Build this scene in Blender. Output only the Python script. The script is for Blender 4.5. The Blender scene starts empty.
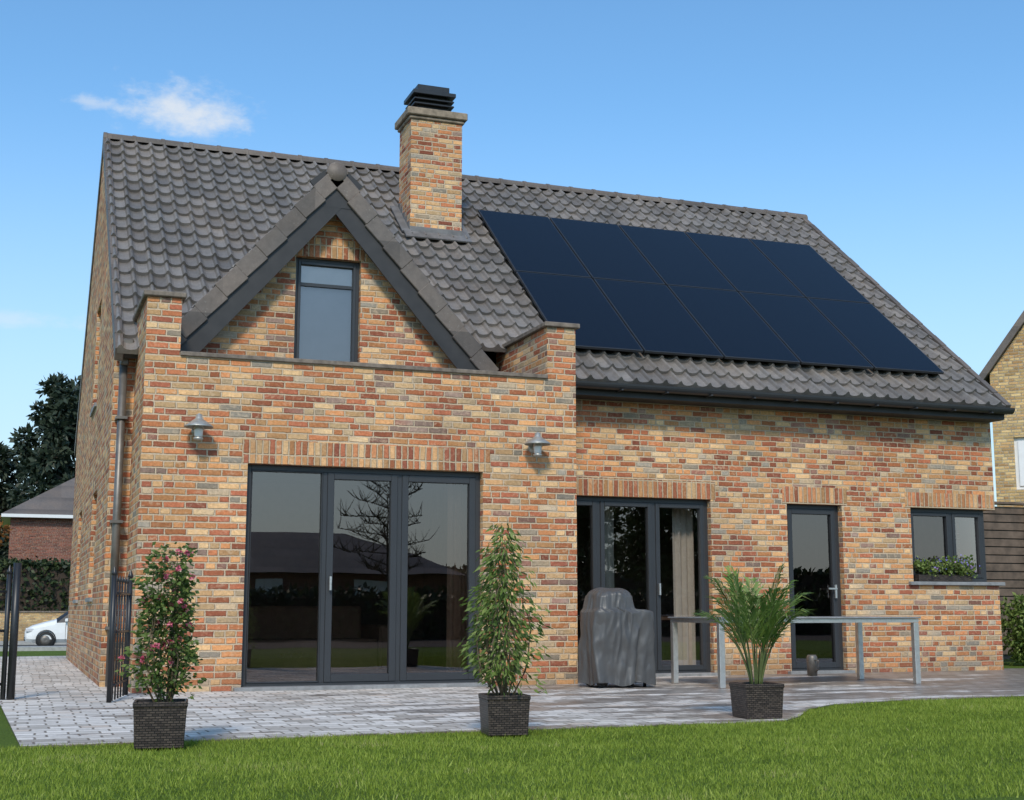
import bpy, bmesh, math, random
import numpy as np
from mathutils import Vector, noise as mn, Matrix
random.seed(7); rng=np.random.default_rng(7)
scn=bpy.context.scene
scn.view_settings.view_transform='Standard'
scn.view_settings.look='None'
scn.view_settings.exposure=0
COL=scn.collection

# ---------------------------------------------------------------- node helpers
class NT:
    def __init__(s,tree): s.t=tree; s.n=tree.nodes; s.l=tree.links
    def node(s,typ,**kw):
        nd=s.n.new(typ)
        for k,v in kw.items(): setattr(nd,k,v)
        return nd
    def put(s,sock,v):
        if isinstance(v,bpy.types.NodeSocket): s.l.new(v,sock)
        elif v is not None: sock.default_value=v
    def m(s,op,a,b=None,c=None,clamp=False):
        nd=s.node('ShaderNodeMath',operation=op); nd.use_clamp=clamp
        s.put(nd.inputs[0],a)
        if b is not None: s.put(nd.inputs[1],b)
        if c is not None: s.put(nd.inputs[2],c)
        return nd.outputs[0]
    def vm(s,op,a,b=None,scale=None):
        nd=s.node('ShaderNodeVectorMath',operation=op); s.put(nd.inputs[0],a)
        if b is not None: s.put(nd.inputs[1],b)
        if scale is not None: s.put(nd.inputs['Scale'],scale)
        return nd.outputs['Value'] if op in('LENGTH','DOT_PRODUCT','DISTANCE') else nd.outputs[0]
    def sep(s,v):
        nd=s.node('ShaderNodeSeparateXYZ'); s.put(nd.inputs[0],v); return nd.outputs
    def comb(s,x,y,z=0.0):
        nd=s.node('ShaderNodeCombineXYZ'); s.put(nd.inputs[0],x); s.put(nd.inputs[1],y); s.put(nd.inputs[2],z); return nd.outputs[0]
    def uv(s): return s.node('ShaderNodeTexCoord').outputs['UV']
    def obj(s): return s.node('ShaderNodeTexCoord').outputs['Object']
    def noise(s,vec,scale,detail=3,rough=.5,dim='3D'):
        nd=s.node('ShaderNodeTexNoise',noise_dimensions=dim); s.put(nd.inputs['Vector'],vec)
        nd.inputs['Scale'].default_value=scale; nd.inputs['Detail'].default_value=detail; nd.inputs['Roughness'].default_value=rough
        return nd.outputs['Fac'],nd.outputs['Color']
    def white(s,vec):
        nd=s.node('ShaderNodeTexWhiteNoise',noise_dimensions='3D'); s.put(nd.inputs['Vector'],vec); return nd.outputs['Value'],nd.outputs['Color']
    def ramp(s,f,stops,interp='LINEAR'):
        nd=s.node('ShaderNodeValToRGB'); r=nd.color_ramp; r.interpolation=interp
        while len(r.elements)<len(stops): r.elements.new(0.5)
        for e,(p,c) in zip(r.elements,stops):
            e.position=p; e.color=(c[0],c[1],c[2],1) if not isinstance(c,(int,float)) else (c,c,c,1)
        s.put(nd.inputs[0],f); return nd.outputs[0]
    def mix(s,f,a,b,mode='MIX'):
        nd=s.node('ShaderNodeMix',data_type='RGBA',blend_type=mode)
        s.put(nd.inputs[0],f)
        for i,v in ((6,a),(7,b)):
            if isinstance(v,bpy.types.NodeSocket): s.l.new(v,nd.inputs[i])
            else: nd.inputs[i].default_value=(v[0],v[1],v[2],1)
        return nd.outputs[2]
    def sstep(s,x,a,b):
        nd=s.node('ShaderNodeMapRange',interpolation_type='SMOOTHSTEP'); s.put(nd.inputs[0],x)
        nd.inputs[1].default_value=a; nd.inputs[2].default_value=b; return nd.outputs[0]
    def bump(s,h,strength=.5,dist=.01):
        nd=s.node('ShaderNodeBump'); s.put(nd.inputs['Height'],h); nd.inputs['Strength'].default_value=strength; nd.inputs['Distance'].default_value=dist
        return nd.outputs[0]

def mat(name):
    m=bpy.data.materials.new(name); m.use_nodes=True
    t=NT(m.node_tree); bs=[n for n in t.n if n.type=='BSDF_PRINCIPLED'][0]
    t.bs=bs; t.out=[n for n in t.n if n.type=='OUTPUT_MATERIAL'][0]
    return m,t
def simple(name,col,rough=.5,metal=0,var=.15,nscale=8,bump=0,spec=.5):
    m,t=mat(name); f,_=t.noise(t.obj(),nscale,4,.6)
    lo=[c*(1-var) for c in col]; hi=[min(1,c*(1+var)) for c in col]
    t.put(t.bs.inputs['Base Color'],t.ramp(f,[(.3,lo),(.7,hi)]))
    t.bs.inputs['Roughness'].default_value=rough; t.bs.inputs['Metallic'].default_value=metal
    t.bs.inputs['Specular IOR Level'].default_value=spec
    if bump: t.put(t.bs.inputs['Normal'],t.bump(f,bump,.01))
    return m

def brick_mat(name,stops,mortar,bw=.215,bh=.0665,tint=(1,1,1),rot=False,headers=.3):
    m,t=mat(name); uv=t.uv()
    _,nc=t.noise(uv,9,2,.5); _,nc2=t.noise(uv,60,2,.5)
    d=t.vm('SCALE',t.vm('SUBTRACT',nc,(.5,.5,.5)),scale=.014)
    d2=t.vm('SCALE',t.vm('SUBTRACT',nc2,(.5,.5,.5)),scale=.010)
    p=t.vm('ADD',t.vm('ADD',uv,d),d2); o=t.sep(p)
    U,V=(o[1],o[0]) if rot else (o[0],o[1])
    v=t.m('DIVIDE',V,bh); row=t.m('FLOOR',v); fy=t.m('SUBTRACT',v,row)
    rr,_=t.white(t.comb(row,3.3,7.1))
    if rot: u=t.m('DIVIDE',U,bw)
    else: u=t.m('ADD',t.m('ADD',t.m('DIVIDE',U,bw),t.m('MULTIPLY',row,.5)),t.m('MULTIPLY',rr,.35))
    c0=t.m('FLOOR',u)
    hr,_=t.white(t.comb(c0,row,21.7))
    isH=t.m('LESS_THAN',hr,headers)
    k=t.m('ADD',isH,1.0)
    fx0=t.m('SUBTRACT',u,c0); uu=t.m('MULTIPLY',fx0,k); ci=t.m('FLOOR',uu); fx=t.m('SUBTRACT',uu,ci)
    wcell=t.m('DIVIDE',bw,k)
    dx=t.m('MULTIPLY',t.m('MINIMUM',fx,t.m('SUBTRACT',1.0,fx)),wcell)
    dy=t.m('MULTIPLY',t.m('MINIMUM',fy,t.m('SUBTRACT',1.0,fy)),bh)
    dd=t.m('MINIMUM',dx,dy)
    mask=t.sstep(dd,.0050,.0108)
    rv,rc=t.white(t.comb(t.m('ADD',t.m('MULTIPLY',c0,2.0),ci),row,1.0))
    big,_=t.noise(uv,.55,3,.6)
    val=t.m('ADD',rv,t.m('MULTIPLY',t.m('SUBTRACT',big,.5),.6),clamp=True)
    col=t.ramp(val,stops,'LINEAR')
    rs=t.sep(rc)
    br=t.m('ADD',t.m('MULTIPLY',rs[1],.60),.68)
    fine,_=t.noise(uv,34,5,.7)
    br2=t.m('MULTIPLY',br,t.m('ADD',t.m('MULTIPLY',fine,1.3),.37))
    col=t.mix(1.0,col,t.comb(br2,br2,br2),'MULTIPLY')
    blo,_=t.noise(uv,17,3,.6)
    col=t.mix(t.m('MULTIPLY',t.sstep(blo,.50,.68),t.m('MULTIPLY',rs[2],.55)),col,(.64,.47,.31))
    mo=t.mix(fine,[c*.75 for c in mortar],mortar)
    col=t.mix(mask,mo,col)
    st,_=t.noise(uv,.9,4,.6)
    sh=t.m('ADD',t.m('MULTIPLY',t.sstep(st,.3,.7),.20),.87)
    col=t.mix(1.0,col,t.comb(sh,sh,sh),'MULTIPLY')
    # rain-washed streaks and splash zone near the paving
    stv,_=t.noise(t.vm('MULTIPLY',uv,(3.5,.35,1)),1.6,4,.6); zz=t.sep(uv)[1]
    lowm=t.m('MULTIPLY',t.sstep(zz,.45,.0),.28); stm=t.m('MULTIPLY',t.sstep(stv,.56,.74),.14)
    col=t.mix(t.m('ADD',lowm,stm,clamp=True),col,(.13,.085,.058))
    t.put(t.bs.inputs['Base Color'],col); t.bs.inputs['Roughness'].default_value=.9
    t.bs.inputs['Specular IOR Level'].default_value=.2
    h=t.m('ADD',mask,t.m('MULTIPLY',fine,.6)); h=t.m('ADD',h,t.m('MULTIPLY',t.m('MULTIPLY',rs[0],mask),.6))
    t.put(t.bs.inputs['Normal'],t.bump(h,.9,.012))
    return m
STOPS=[(0,(.33,.28,.22)),(.045,(.44,.34,.24)),(.10,(.66,.44,.235)),(.30,(.67,.385,.18)),(.45,(.62,.29,.12)),(.61,(.54,.20,.085)),(.79,(.43,.14,.072)),(.94,(.31,.10,.06)),(1,(.33,.22,.17))]
M={}
M['brick']=brick_mat('brick_mixed',STOPS,(.68,.52,.36))
M['soldier']=brick_mat('brick_soldier',[(0,(.62,.39,.2)),(.3,(.56,.28,.12)),(.65,(.46,.165,.08)),(1,(.31,.10,.06))],(.64,.49,.33),rot=True,headers=0)
M['redbrick']=brick_mat('brick_red',[(0,(.3,.1,.06)),(.5,(.25,.08,.055)),(1,(.17,.06,.05))],(.35,.28,.22))
M['yelbrick']=brick_mat('brick_yellow',[(0,(.66,.47,.22)),(.5,(.62,.40,.17)),(1,(.48,.28,.12))],(.55,.45,.32))
M['frame']=simple('anthracite_frame',(.035,.037,.041),.42,var=.06,nscale=3)
M['black']=simple('black_paint',(.018,.018,.02),.4,var=.2)
M['pvframe']=simple('panel_frame',(.05,.052,.058),.35,metal=.4,var=.1)
M['fascia']=simple('dark_fascia',(.030,.027,.026),.5,var=.25,nscale=5)
M['coping']=simple('coping_stone',(.18,.145,.115),.8,var=.4,nscale=14,bump=.3)
M['stone']=simple('bluestone',(.24,.24,.24),.6,var=.25,nscale=12,bump=.15)
M['slab']=simple('chimney_slab',(.25,.195,.14),.85,var=.45,nscale=10,bump=.3)
M['lead']=simple('lead_flashing',(.17,.16,.155),.55,var=.3,nscale=6,metal=.2)
M['zinc']=simple('zinc_pipe',(.17,.155,.14),.45,metal=.5,var=.3,nscale=5)
M['steel']=simple('brushed_steel',(.66,.63,.59),.38,metal=.8,var=.12,nscale=20)
M['soil']=simple('soil',(.05,.035,.025),.95,var=.4,nscale=40,bump=.6)
M['bark']=simple('bark',(.1,.075,.055),.9,var=.4,nscale=20,bump=.6)
M['stem']=simple('green_stem',(.1,.13,.04),.7,var=.3)
M['twig']=simple('woody_stem',(.12,.09,.05),.8,var=.3)
M['curtain']=simple('curtain',(.34,.19,.12),.9,var=.1)
M['lightcurtain']=simple('light_curtain',(.62,.57,.50),.9,var=.08)
M['blind']=simple('blind_fabric',(.82,.81,.80),.8,var=.04)
M['greyreflect']=simple('grey_reflection_tone',(.50,.49,.52),.8,var=.10,nscale=2)  # pale grey imitating the reflection in the dormer glass
M['room']=simple('room_plaster',(.26,.19,.15),.9,var=.1)
M['roomfloor']=simple('room_floor',(.14,.09,.06),.5,var=.2)
M['white']=simple('white_paint',(.78,.78,.77),.35,var=.03)
M['tyre']=simple('rubber',(.02,.02,.02),.8)
M['asphalt']=simple('asphalt',(.055,.055,.057),.9,var=.3,nscale=3,bump=.3)
M['kerb']=simple('kerb_concrete',(.35,.34,.32),.85,var=.2)
M['fencewood']=simple('stained_timber',(.13,.092,.068),.75,var=.4,nscale=6)
M['lampshade']=simple('galvanised_shade',(.42,.41,.38),.45,metal=.6,var=.2,nscale=20)
M['redlight']=simple('lens',(.6,.6,.62),.1,var=.05)
M['wood']=simple('dark_timber',(.06,.05,.045),.75,var=.4,nscale=6)

def tile_mat(name,base,rough=.46):
    m,t=mat(name); uv=t.uv(); o=t.sep(uv)
    cu=t.m('FLOOR',o[0]); cv=t.m('FLOOR',o[1])
    rv,rc=t.white(t.comb(cu,cv,2.0))
    f,_=t.noise(t.obj(),14,5,.65); g,_=t.noise(t.obj(),1.1,4,.6)
    k=t.m('ADD',t.m('MULTIPLY',rv,.5),.75)
    k=t.m('MULTIPLY',k,t.m('ADD',t.m('MULTIPLY',f,.8),.58))
    k=t.m('MULTIPLY',k,t.m('ADD',t.m('MULTIPLY',g,.5),.75))
    c=t.mix(t.sstep(g,.35,.65),base,(base[0]*1.06,base[1]*1.0,base[2]*.94))
    lich,_=t.noise(t.obj(),45,3,.6)
    c=t.mix(t.m('MULTIPLY',t.sstep(lich,.62,.72),.4),c,(.34,.33,.29))
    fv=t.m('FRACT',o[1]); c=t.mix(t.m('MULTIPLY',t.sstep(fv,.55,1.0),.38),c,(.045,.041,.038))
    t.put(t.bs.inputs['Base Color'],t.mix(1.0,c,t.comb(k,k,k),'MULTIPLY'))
    t.bs.inputs['Roughness'].default_value=rough
    t.put(t.bs.inputs['Normal'],t.bump(f,.35,.006))
    return m
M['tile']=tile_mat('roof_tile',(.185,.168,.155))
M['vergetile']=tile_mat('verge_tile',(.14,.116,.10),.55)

m,t=mat('window_glass'); t.n.remove(t.bs)
fr=t.node('ShaderNodeFresnel'); fr.inputs[0].default_value=1.5
tr=t.node('ShaderNodeBsdfTransparent'); tr.inputs[0].default_value=(.74,.72,.70,1)
gl=t.node('ShaderNodeBsdfGlossy'); gl.inputs['Color'].default_value=(.92,.80,.77,1); gl.inputs['Roughness'].default_value=.0
n_,_c=t.noise(t.obj(),1.3,1,.4); t.put(gl.inputs['Normal'],t.bump(n_,.05,.02))
mx=t.node('ShaderNodeMixShader'); t.put(mx.inputs[0],t.m('ADD',t.m('MULTIPLY',fr.outputs[0],1.3),.14,clamp=True))
t.l.new(tr.outputs[0],mx.inputs[1]); t.l.new(gl.outputs[0],mx.inputs[2]); t.l.new(mx.outputs[0],t.out.inputs[0])
M['glass']=m
m,t=mat('solar_cells'); o=t.sep(t.uv())
def grid(t,x,step,w):
    a=t.m('FRACT',t.m('DIVIDE',x,step)); d=t.m('MULTIPLY',t.m('MINIMUM',a,t.m('SUBTRACT',1.0,a)),step); return t.m('LESS_THAN',d,w)
g=t.m('MAXIMUM',grid(t,o[0],.178,.0015),grid(t,o[1],.092,.001))
t.put(t.bs.inputs['Base Color'],t.mix(g,(.005,.006,.010),(.010,.012,.016))); t.bs.inputs['Roughness'].default_value=.14
t.bs.inputs['Specular IOR Level'].default_value=.26
M['solar']=m
def leaf_mat(name,stops,trans=.3,rough=.5):
    m,t=mat(name); a=t.node('ShaderNodeAttribute',attribute_name='rnd')
    c=t.ramp(a.outputs['Fac'],stops); t.put(t.bs.inputs['Base Color'],c); t.bs.inputs['Roughness'].default_value=rough
    t.bs.inputs['Specular IOR Level'].default_value=.3
    tl=t.node('ShaderNodeBsdfTranslucent'); t.put(tl.inputs[0],c)
    mx=t.node('ShaderNodeMixShader'); mx.inputs[0].default_value=trans
    t.l.new(t.bs.outputs[0],mx.inputs[1]); t.l.new(tl.outputs[0],mx.inputs[2]); t.l.new(mx.outputs[0],t.out.inputs[0])
    return m
M['grassblade']=leaf_mat('grass_blades',[(0,(.10,.15,.02)),(.35,(.20,.28,.03)),(.7,(.30,.38,.05)),(.92,(.38,.44,.09)),(1,(.46,.42,.18))],.3,.6)
M['roseleaf']=leaf_mat('rose_leaves',[(0,(.05,.09,.025)),(.5,(.11,.17,.04)),(1,(.22,.28,.08))])
M['petal']=leaf_mat('rose_petals',[(0,(.5,.06,.13)),(.5,(.75,.18,.26)),(1,(.85,.38,.42))],.2)
M['bushleaf']=leaf_mat('shrub_leaves',[(0,(.07,.12,.025)),(.5,(.16,.23,.05)),(1,(.31,.37,.12))])
M['palmleaf']=leaf_mat('palm_leaves',[(0,(.07,.13,.03)),(.5,(.16,.25,.05)),(1,(.34,.4,.12))])
M['conifer']=leaf_mat('conifer_foliage',[(0,(.012,.022,.014)),(.5,(.03,.045,.028)),(1,(.065,.08,.05))],.1)
M['hedgeleaf']=leaf_mat('hedge_leaves',[(0,(.012,.022,.01)),(.6,(.03,.05,.018)),(1,(.07,.09,.03))],.15)
M['orangeleaf']=leaf_mat('autumn_leaves',[(0,(.12,.05,.015)),(.5,(.3,.12,.03)),(1,(.4,.2,.06))])
M['treeleaf']=leaf_mat('tree_leaves',[(0,(.02,.035,.012)),(.6,(.05,.08,.02)),(1,(.1,.13,.04))])
M['blueflower']=leaf_mat('blue_flowers',[(0,(.1,.12,.5)),(.5,(.25,.25,.65)),(1,(.5,.3,.6))],.2)
m,t=mat('lawn_ground'); f,_=t.noise(t.obj(),1.2,5,.65); f2,_=t.noise(t.obj(),60,4,.7)
c=t.ramp(f2,[(.25,(.05,.08,.015)),(.5,(.10,.155,.025)),(.75,(.18,.24,.045))])
k=t.m('ADD',t.m('MULTIPLY',f,.6),.7); c=t.mix(1.0,c,t.comb(k,k,k),'MULTIPLY')
t.put(t.bs.inputs['Base Color'],c); t.bs.inputs['Roughness'].default_value=.95; t.bs.inputs['Specular IOR Level'].default_value=.1
t.put(t.bs.inputs['Normal'],t.bump(f2,.8,.03)); M['lawn']=m
m,t=mat('patio_pavers'); uv=t.uv()
_,nc=t.noise(uv,7,2,.5); p=t.vm('ADD',uv,t.vm('SCALE',t.vm('SUBTRACT',nc,(.5,.5,.5)),scale=.02)); o=t.sep(p)
v=t.m('DIVIDE',o[1],.155); row=t.m('FLOOR',v); fy=t.m('SUBTRACT',v,row); rr,_=t.white(t.comb(row,1.0,5.0))
u=t.m('ADD',t.m('DIVIDE',o[0],.2),t.m('ADD',t.m('MULTIPLY',row,.5),t.m('MULTIPLY',rr,.2))); cc=t.m('FLOOR',u); fx=t.m('SUBTRACT',u,cc)
d=t.m('MINIMUM',t.m('MULTIPLY',t.m('MINIMUM',fx,t.m('SUBTRACT',1.0,fx)),.2),t.m('MULTIPLY',t.m('MINIMUM',fy,t.m('SUBTRACT',1.0,fy)),.155))
mask=t.sstep(d,.003,.012); rv,rc=t.white(t.comb(cc,row,0.0))
col=t.ramp(rv,[(0,(.40,.355,.31)),(.3,(.55,.50,.45)),(.6,(.68,.625,.57)),(.85,(.78,.72,.66)),(1,(.58,.48,.40))])
fi,_=t.noise(uv,25,5,.7); k=t.m('ADD',t.m('MULTIPLY',fi,.8),.56); col=t.mix(1.0,col,t.comb(k,k,k),'MULTIPLY')
col=t.mix(mask,(.22,.185,.15),col)
w,_=t.noise(t.vm('MULTIPLY',uv,(.6,1.7,1)),1.1,7,.70); wr=t.m('MULTIPLY',t.m('SUBTRACT',t.sep(uv)[0],3.4),.020)
wet=t.sstep(t.m('ADD',w,wr),.515,.575)
edge=t.m('MULTIPLY',t.sstep(t.sep(uv)[1],9.0,8.6),.45)
wet=t.m('MAXIMUM',wet,edge)
col=t.mix(t.m('MULTIPLY',wet,.66),col,(.095,.066,.05))
t.put(t.bs.inputs['Base Color'],col)
t.put(t.bs.inputs['Roughness'],t.m('SUBTRACT',.88,t.m('MULTIPLY',wet,.50)))
t.bs.inputs['Specular IOR Level'].default_value=.35
t.put(t.bs.inputs['Normal'],t.bump(t.m('ADD',mask,t.m('MULTIPLY',fi,.3)),.45,.01)); M['paver']=m
m,t=mat('rattan_weave'); uv=t.uv(); o=t.sep(uv)
br=t.node('ShaderNodeTexBrick'); t.put(br.inputs['Vector'],uv); br.inputs['Scale'].default_value=1; br.inputs['Brick Width'].default_value=.034; br.inputs['Row Height'].default_value=.014
br.inputs['Mortar Size'].default_value=.002; br.inputs['Color1'].default_value=(.04,.028,.024,1); br.inputs['Color2'].default_value=(.10,.075,.06,1); br.inputs['Mortar'].default_value=(.006,.005,.005,1)
t.put(t.bs.inputs['Base Color'],br.outputs[0]); t.bs.inputs['Roughness'].default_value=.45
t.put(t.bs.inputs['Normal'],t.bump(t.m('SUBTRACT',1.0,br.outputs[1]),1,.008)); M['rattan']=m
m,t=mat('cover_plastic'); ob_=t.obj(); f,_=t.noise(t.vm('MULTIPLY',ob_,(1.0,1.0,.5)),6,2,.45); f2,_=t.noise(ob_,3,2,.5)
t.put(t.bs.inputs['Base Color'],t.ramp(f2,[(.3,(.066,.064,.064)),(.7,(.088,.085,.083))])); t.bs.inputs['Roughness'].default_value=.44
t.put(t.bs.inputs['Normal'],t.bump(t.m('ABSOLUTE',t.m('SUBTRACT',f,.5)),.5,.08)); M['cover']=m

# ---------------------------------------------------------------- mesh helpers
def empty(name,loc=(0,0,0)):
    e=bpy.data.objects.new(name,None); e.location=loc; e.empty_display_size=.3; COL.objects.link(e); return e
def box_uv(me):
    uvl=me.uv_layers.new(name='UVMap')
    for p in me.polygons:
        n=p.normal; ax=max(range(3),key=lambda i:abs(n[i]))
        for li in p.loop_indices:
            c=me.vertices[me.loops[li].vertex_index].co
            uvl.data[li].uv=(c.y,c.z) if ax==0 else ((c.x,c.z) if ax==1 else (c.x,c.y))
def adopt(ob,parent):
    if parent: ob.parent=parent; ob.matrix_parent_inverse=Matrix.Translation(-parent.location)
    return ob
def mk(name,verts,faces,material,parent=None,uvs=None,smooth=False,bevel=0,mats=None,fmat=None):
    me=bpy.data.meshes.new(name); me.from_pydata([tuple(v) for v in verts],[],faces); me.update()
    bm=bmesh.new(); bm.from_mesh(me)
    if uvs is None and fmat is None: bmesh.ops.recalc_face_normals(bm,faces=bm.faces)
    if bevel: bmesh.ops.bevel(bm,geom=list(bm.edges),offset=bevel,segments=1,affect='EDGES')
    bm.to_mesh(me); bm.free(); me.update()
    if uvs is None: box_uv(me)
    else:
        uvl=me.uv_layers.new(name='UVMap')
        for l in me.loops: uvl.data[l.index].uv=uvs[l.vertex_index]
    if mats:
        for x in mats: me.materials.append(x)
        for p,i in zip(me.polygons,fmat): p.material_index=i
    else: me.materials.append(material)
    if smooth:
        for p in me.polygons: p.use_smooth=True
    ob=bpy.data.objects.new(name,me); COL.objects.link(ob)
    return adopt(ob,parent)
BF=[(0,3,2,1),(4,5,6,7),(0,1,5,4),(1,2,6,5),(2,3,7,6),(3,0,4,7)]
def boxv(x0,x1,y0,y1,z0,z1): return [(x0,y0,z0),(x1,y0,z0),(x1,y1,z0),(x0,y1,z0),(x0,y0,z1),(x1,y0,z1),(x1,y1,z1),(x0,y1,z1)]
def box(name,x0,x1,y0,y1,z0,z1,material,parent=None,bevel=0): return mk(name,boxv(x0,x1,y0,y1,z0,z1),BF,material,parent,bevel=bevel)
def boxes(name,lst,material,parent=None,bevel=0):
    V=[];Fc=[]
    for b in lst:
        k=len(V); V+=boxv(*b) if not isinstance(b[0],tuple) else list(b); Fc+=[tuple(i+k for i in f) for f in BF]
    return mk(name,V,Fc,material,parent,bevel=bevel)
def bbox8(O,U,V,N,u0,u1,v0,v1,n0,n1):
    return tuple(tuple(O+U*a+V*b+N*c) for c in(n0,n1) for a,b in((u0,v0),(u1,v0),(u1,v1),(u0,v1)))
def wall(name,axis,d0,d1,cuts,topf,holes,material,parent,z0=0):
    cs=sorted(set(cuts)|{h[0] for h in holes}|{h[1] for h in holes})
    V=[];Fc=[]
    for a,b in zip(cs[:-1],cs[1:]):
        mid=(a+b)/2; hs=sorted([(h[2],h[3]) for h in holes if h[0]<mid<h[1]])
        zb=(z0,z0); segs=[]
        for h in hs:
            if h[0]>zb[0]: segs.append((zb,(h[0],h[0])))
            zb=(h[1],h[1])
        segs.append((zb,(topf(a),topf(b))))
        for (p0,p1),(q0,q1) in segs:
            k=len(V)
            for (u,z) in ((a,p0),(b,p1),(b,q1),(a,q0)):
                V.append((u,d0,z) if axis=='y' else (d0,u,z))
            for (u,z) in ((a,p0),(b,p1),(b,q1),(a,q0)):
                V.append((u,d1,z) if axis=='y' else (d1,u,z))
            Fc+=[tuple(i+k for i in f) for f in BF]
    return mk(name,V,Fc,material,parent)
def lathe(name,prof,c,material,parent=None,seg=20,smooth=True,axis='z'):
    V=[];Fc=[]
    for r,z in prof:
        for i in range(seg):
            a=2*math.pi*i/seg
            if axis=='z': V.append((c[0]+r*math.cos(a),c[1]+r*math.sin(a),c[2]+z))
            elif axis=='y': V.append((c[0]+r*math.cos(a),c[1]+z,c[2]+r*math.sin(a)))
            else: V.append((c[0]+z,c[1]+r*math.cos(a),c[2]+r*math.sin(a)))
    for j in range(len(prof)-1):
        for i in range(seg):
            a=j*seg+i;b=j*seg+(i+1)%seg; Fc.append((a,b,b+seg,a+seg))
    return mk(name,V,Fc,material,parent,smooth=smooth)
def tubes(name,items,material,parent=None,seg=8):
    V=[];Fc=[]
    for pts,rad in items:
        pts=[Vector(p) for p in pts]; o=len(V)
        rads=rad if isinstance(rad,(list,tuple)) else [rad]*len(pts)
        for j,p in enumerate(pts):
            d=(pts[min(j+1,len(pts)-1)]-pts[max(j-1,0)]).normalized()
            a=d.cross(Vector((0,0,1)) if abs(d.z)<.9 else Vector((1,0,0))).normalized(); b=d.cross(a)
            for i in range(seg):
                t=2*math.pi*i/seg; V.append(p+(a*math.cos(t)+b*math.sin(t))*rads[j])
        for j in range(len(pts)-1):
            for i in range(seg):
                q=o+j*seg+i;w=o+j*seg+(i+1)%seg; Fc.append((q,w,w+seg,q+seg))
        Fc.append(tuple(range(o,o+seg))); Fc.append(tuple(range(len(V)-seg,len(V))))
    return mk(name,V,Fc,material,parent,smooth=True)
def tube(name,pts,rad,material,parent=None,seg=8): return tubes(name,[(pts,rad)],material,parent,seg)
def fast(name,V,nv,material,parent=None,rnd=None):
    n=len(V)//nv; me=bpy.data.meshes.new(name)
    me.vertices.add(len(V)); me.vertices.foreach_set('co',np.asarray(V,dtype=np.float32).ravel())
    me.loops.add(len(V)); me.loops.foreach_set('vertex_index',np.arange(len(V),dtype=np.int32))
    me.polygons.add(n); me.polygons.foreach_set('loop_start',np.arange(0,len(V),nv,dtype=np.int32))
    try: me.polygons.foreach_set('loop_total',np.full(n,nv,dtype=np.int32))
    except Exception: pass
    me.update(calc_edges=True)
    a=me.attributes.new('rnd','FLOAT','FACE'); a.data.foreach_set('value',(rng.random(n) if rnd is None else rnd).astype(np.float32))
    me.materials.append(material)
    ob=bpy.data.objects.new(name,me); COL.objects.link(ob)
    return adopt(ob,parent)
def leaves(P,L,W,D=None,droop=0):
    n=len(P); d=rng.normal(size=(n,3)) if D is None else D+rng.normal(size=(n,3))*.35
    d[:,2]-=droop; d/=np.linalg.norm(d,axis=1)[:,None]
    s=np.cross(d,rng.normal(size=(n,3))); s/=np.linalg.norm(s,axis=1)[:,None]
    nn=np.cross(d,s); L=L*(.7+.6*rng.random(n))[:,None]; W=W*(.7+.6*rng.random(n))[:,None]
    V=np.stack([P,P+d*L*.45+s*W*.5+nn*L*.06,P+d*L,P+d*L*.45-s*W*.5+nn*L*.06],1)
    return V.reshape(-1,3)

# ---------------------------------------------------------------- dimensions
XL,XR=.91,12.45; YF=14.84; YB=23.76; YP=13.64; RY,RZ,SL=19.30,7.48,.823
PX0,PX1=1.13,5.79
zroof=lambda y: RZ-SL*abs(y-RY)
house=empty('brick_house',(6,18,0))
ctop=3.33
wall('extension_front_wall','y',YP,YP+.32,[PX0+.34,5.45],lambda x:ctop,[(2.18,4.70,0,2.27)],M['brick'],house)
wall('extension_left_parapet','x',PX0,PX0+.34,[YP,15.35],lambda y:3.92,[],M['brick'],house)
wall('extension_right_parapet','x',5.45,PX1,[YP,15.35],lambda y:3.92,[],M['brick'],house)
box('extension_flat_roof',PX0+.34,5.45,YP+.32,YF,3.15,3.25,M['lead'],house)
boxes('wall_coping',[(PX0+.342,5.448,YP-.03,YP+.36,ctop,ctop+.045)],M['coping'],house,.006)
boxes('parapet_coping',[(PX0-.04,PX0+.38,YP-.04,15.3,3.922,3.975),(5.41,PX1+.045,YP-.04,15.3,3.922,3.975)],M['coping'],house,.008)
fd=(5.85,8.11,0,2.16); sd=(9.20,10.02,0,2.14)
etop=zroof(YF)-.12
wall('front_wall','y',YF,YF+.32,[PX1,XR],lambda x:etop,[fd,sd,(11.08,XR-.0,1.12,2.14)],M['brick'],house)
wall('front_wall_west','y',YF,YF+.32,[XL+.32,PX0],lambda x:3.4,[],M['brick'],house)
lw=[(18.0,19.0,3.45,4.85),(16.9,17.9,.95,2.25),(20.6,21.5,.95,2.25)]
gtop=lambda y: zroof(y)-.10
wall('left_gable_wall','x',XL,XL+.32,[YF-.0,RY,YB],gtop,lw,M['brick'],house)
wall('right_gable_wall','x',XR-.32,XR,[YF+.32,15.6,RY,YB],gtop,[(YF+.32,15.6,1.12,2.14)],M['brick'],house)
wall('rear_wall','y',YB-.32,YB,[XL+.32,XR-.32],lambda x:etop,[],M['brick'],house)
DX,DZ,DS=3.25,5.76,1.16
dw=(2.85,3.61,3.54,4.80)
wall('dormer_gable_wall','y',YF,YF+.3,[PX0+.34,DX,5.13],lambda x:min(DZ-.14-DS*abs(x-DX),9),[dw],M['brick'],house,z0=3.25)
def soldier(n,x0,x1,y,z0,z1): box(n,x0,x1,y-.004,y+.1,z0,z1,M['soldier'],house)
soldier('lintel_patio_door',2.12,4.78,YP,2.272,2.51); soldier('lintel_french_door',5.80,8.18,YF,2.162,2.38)
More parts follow.
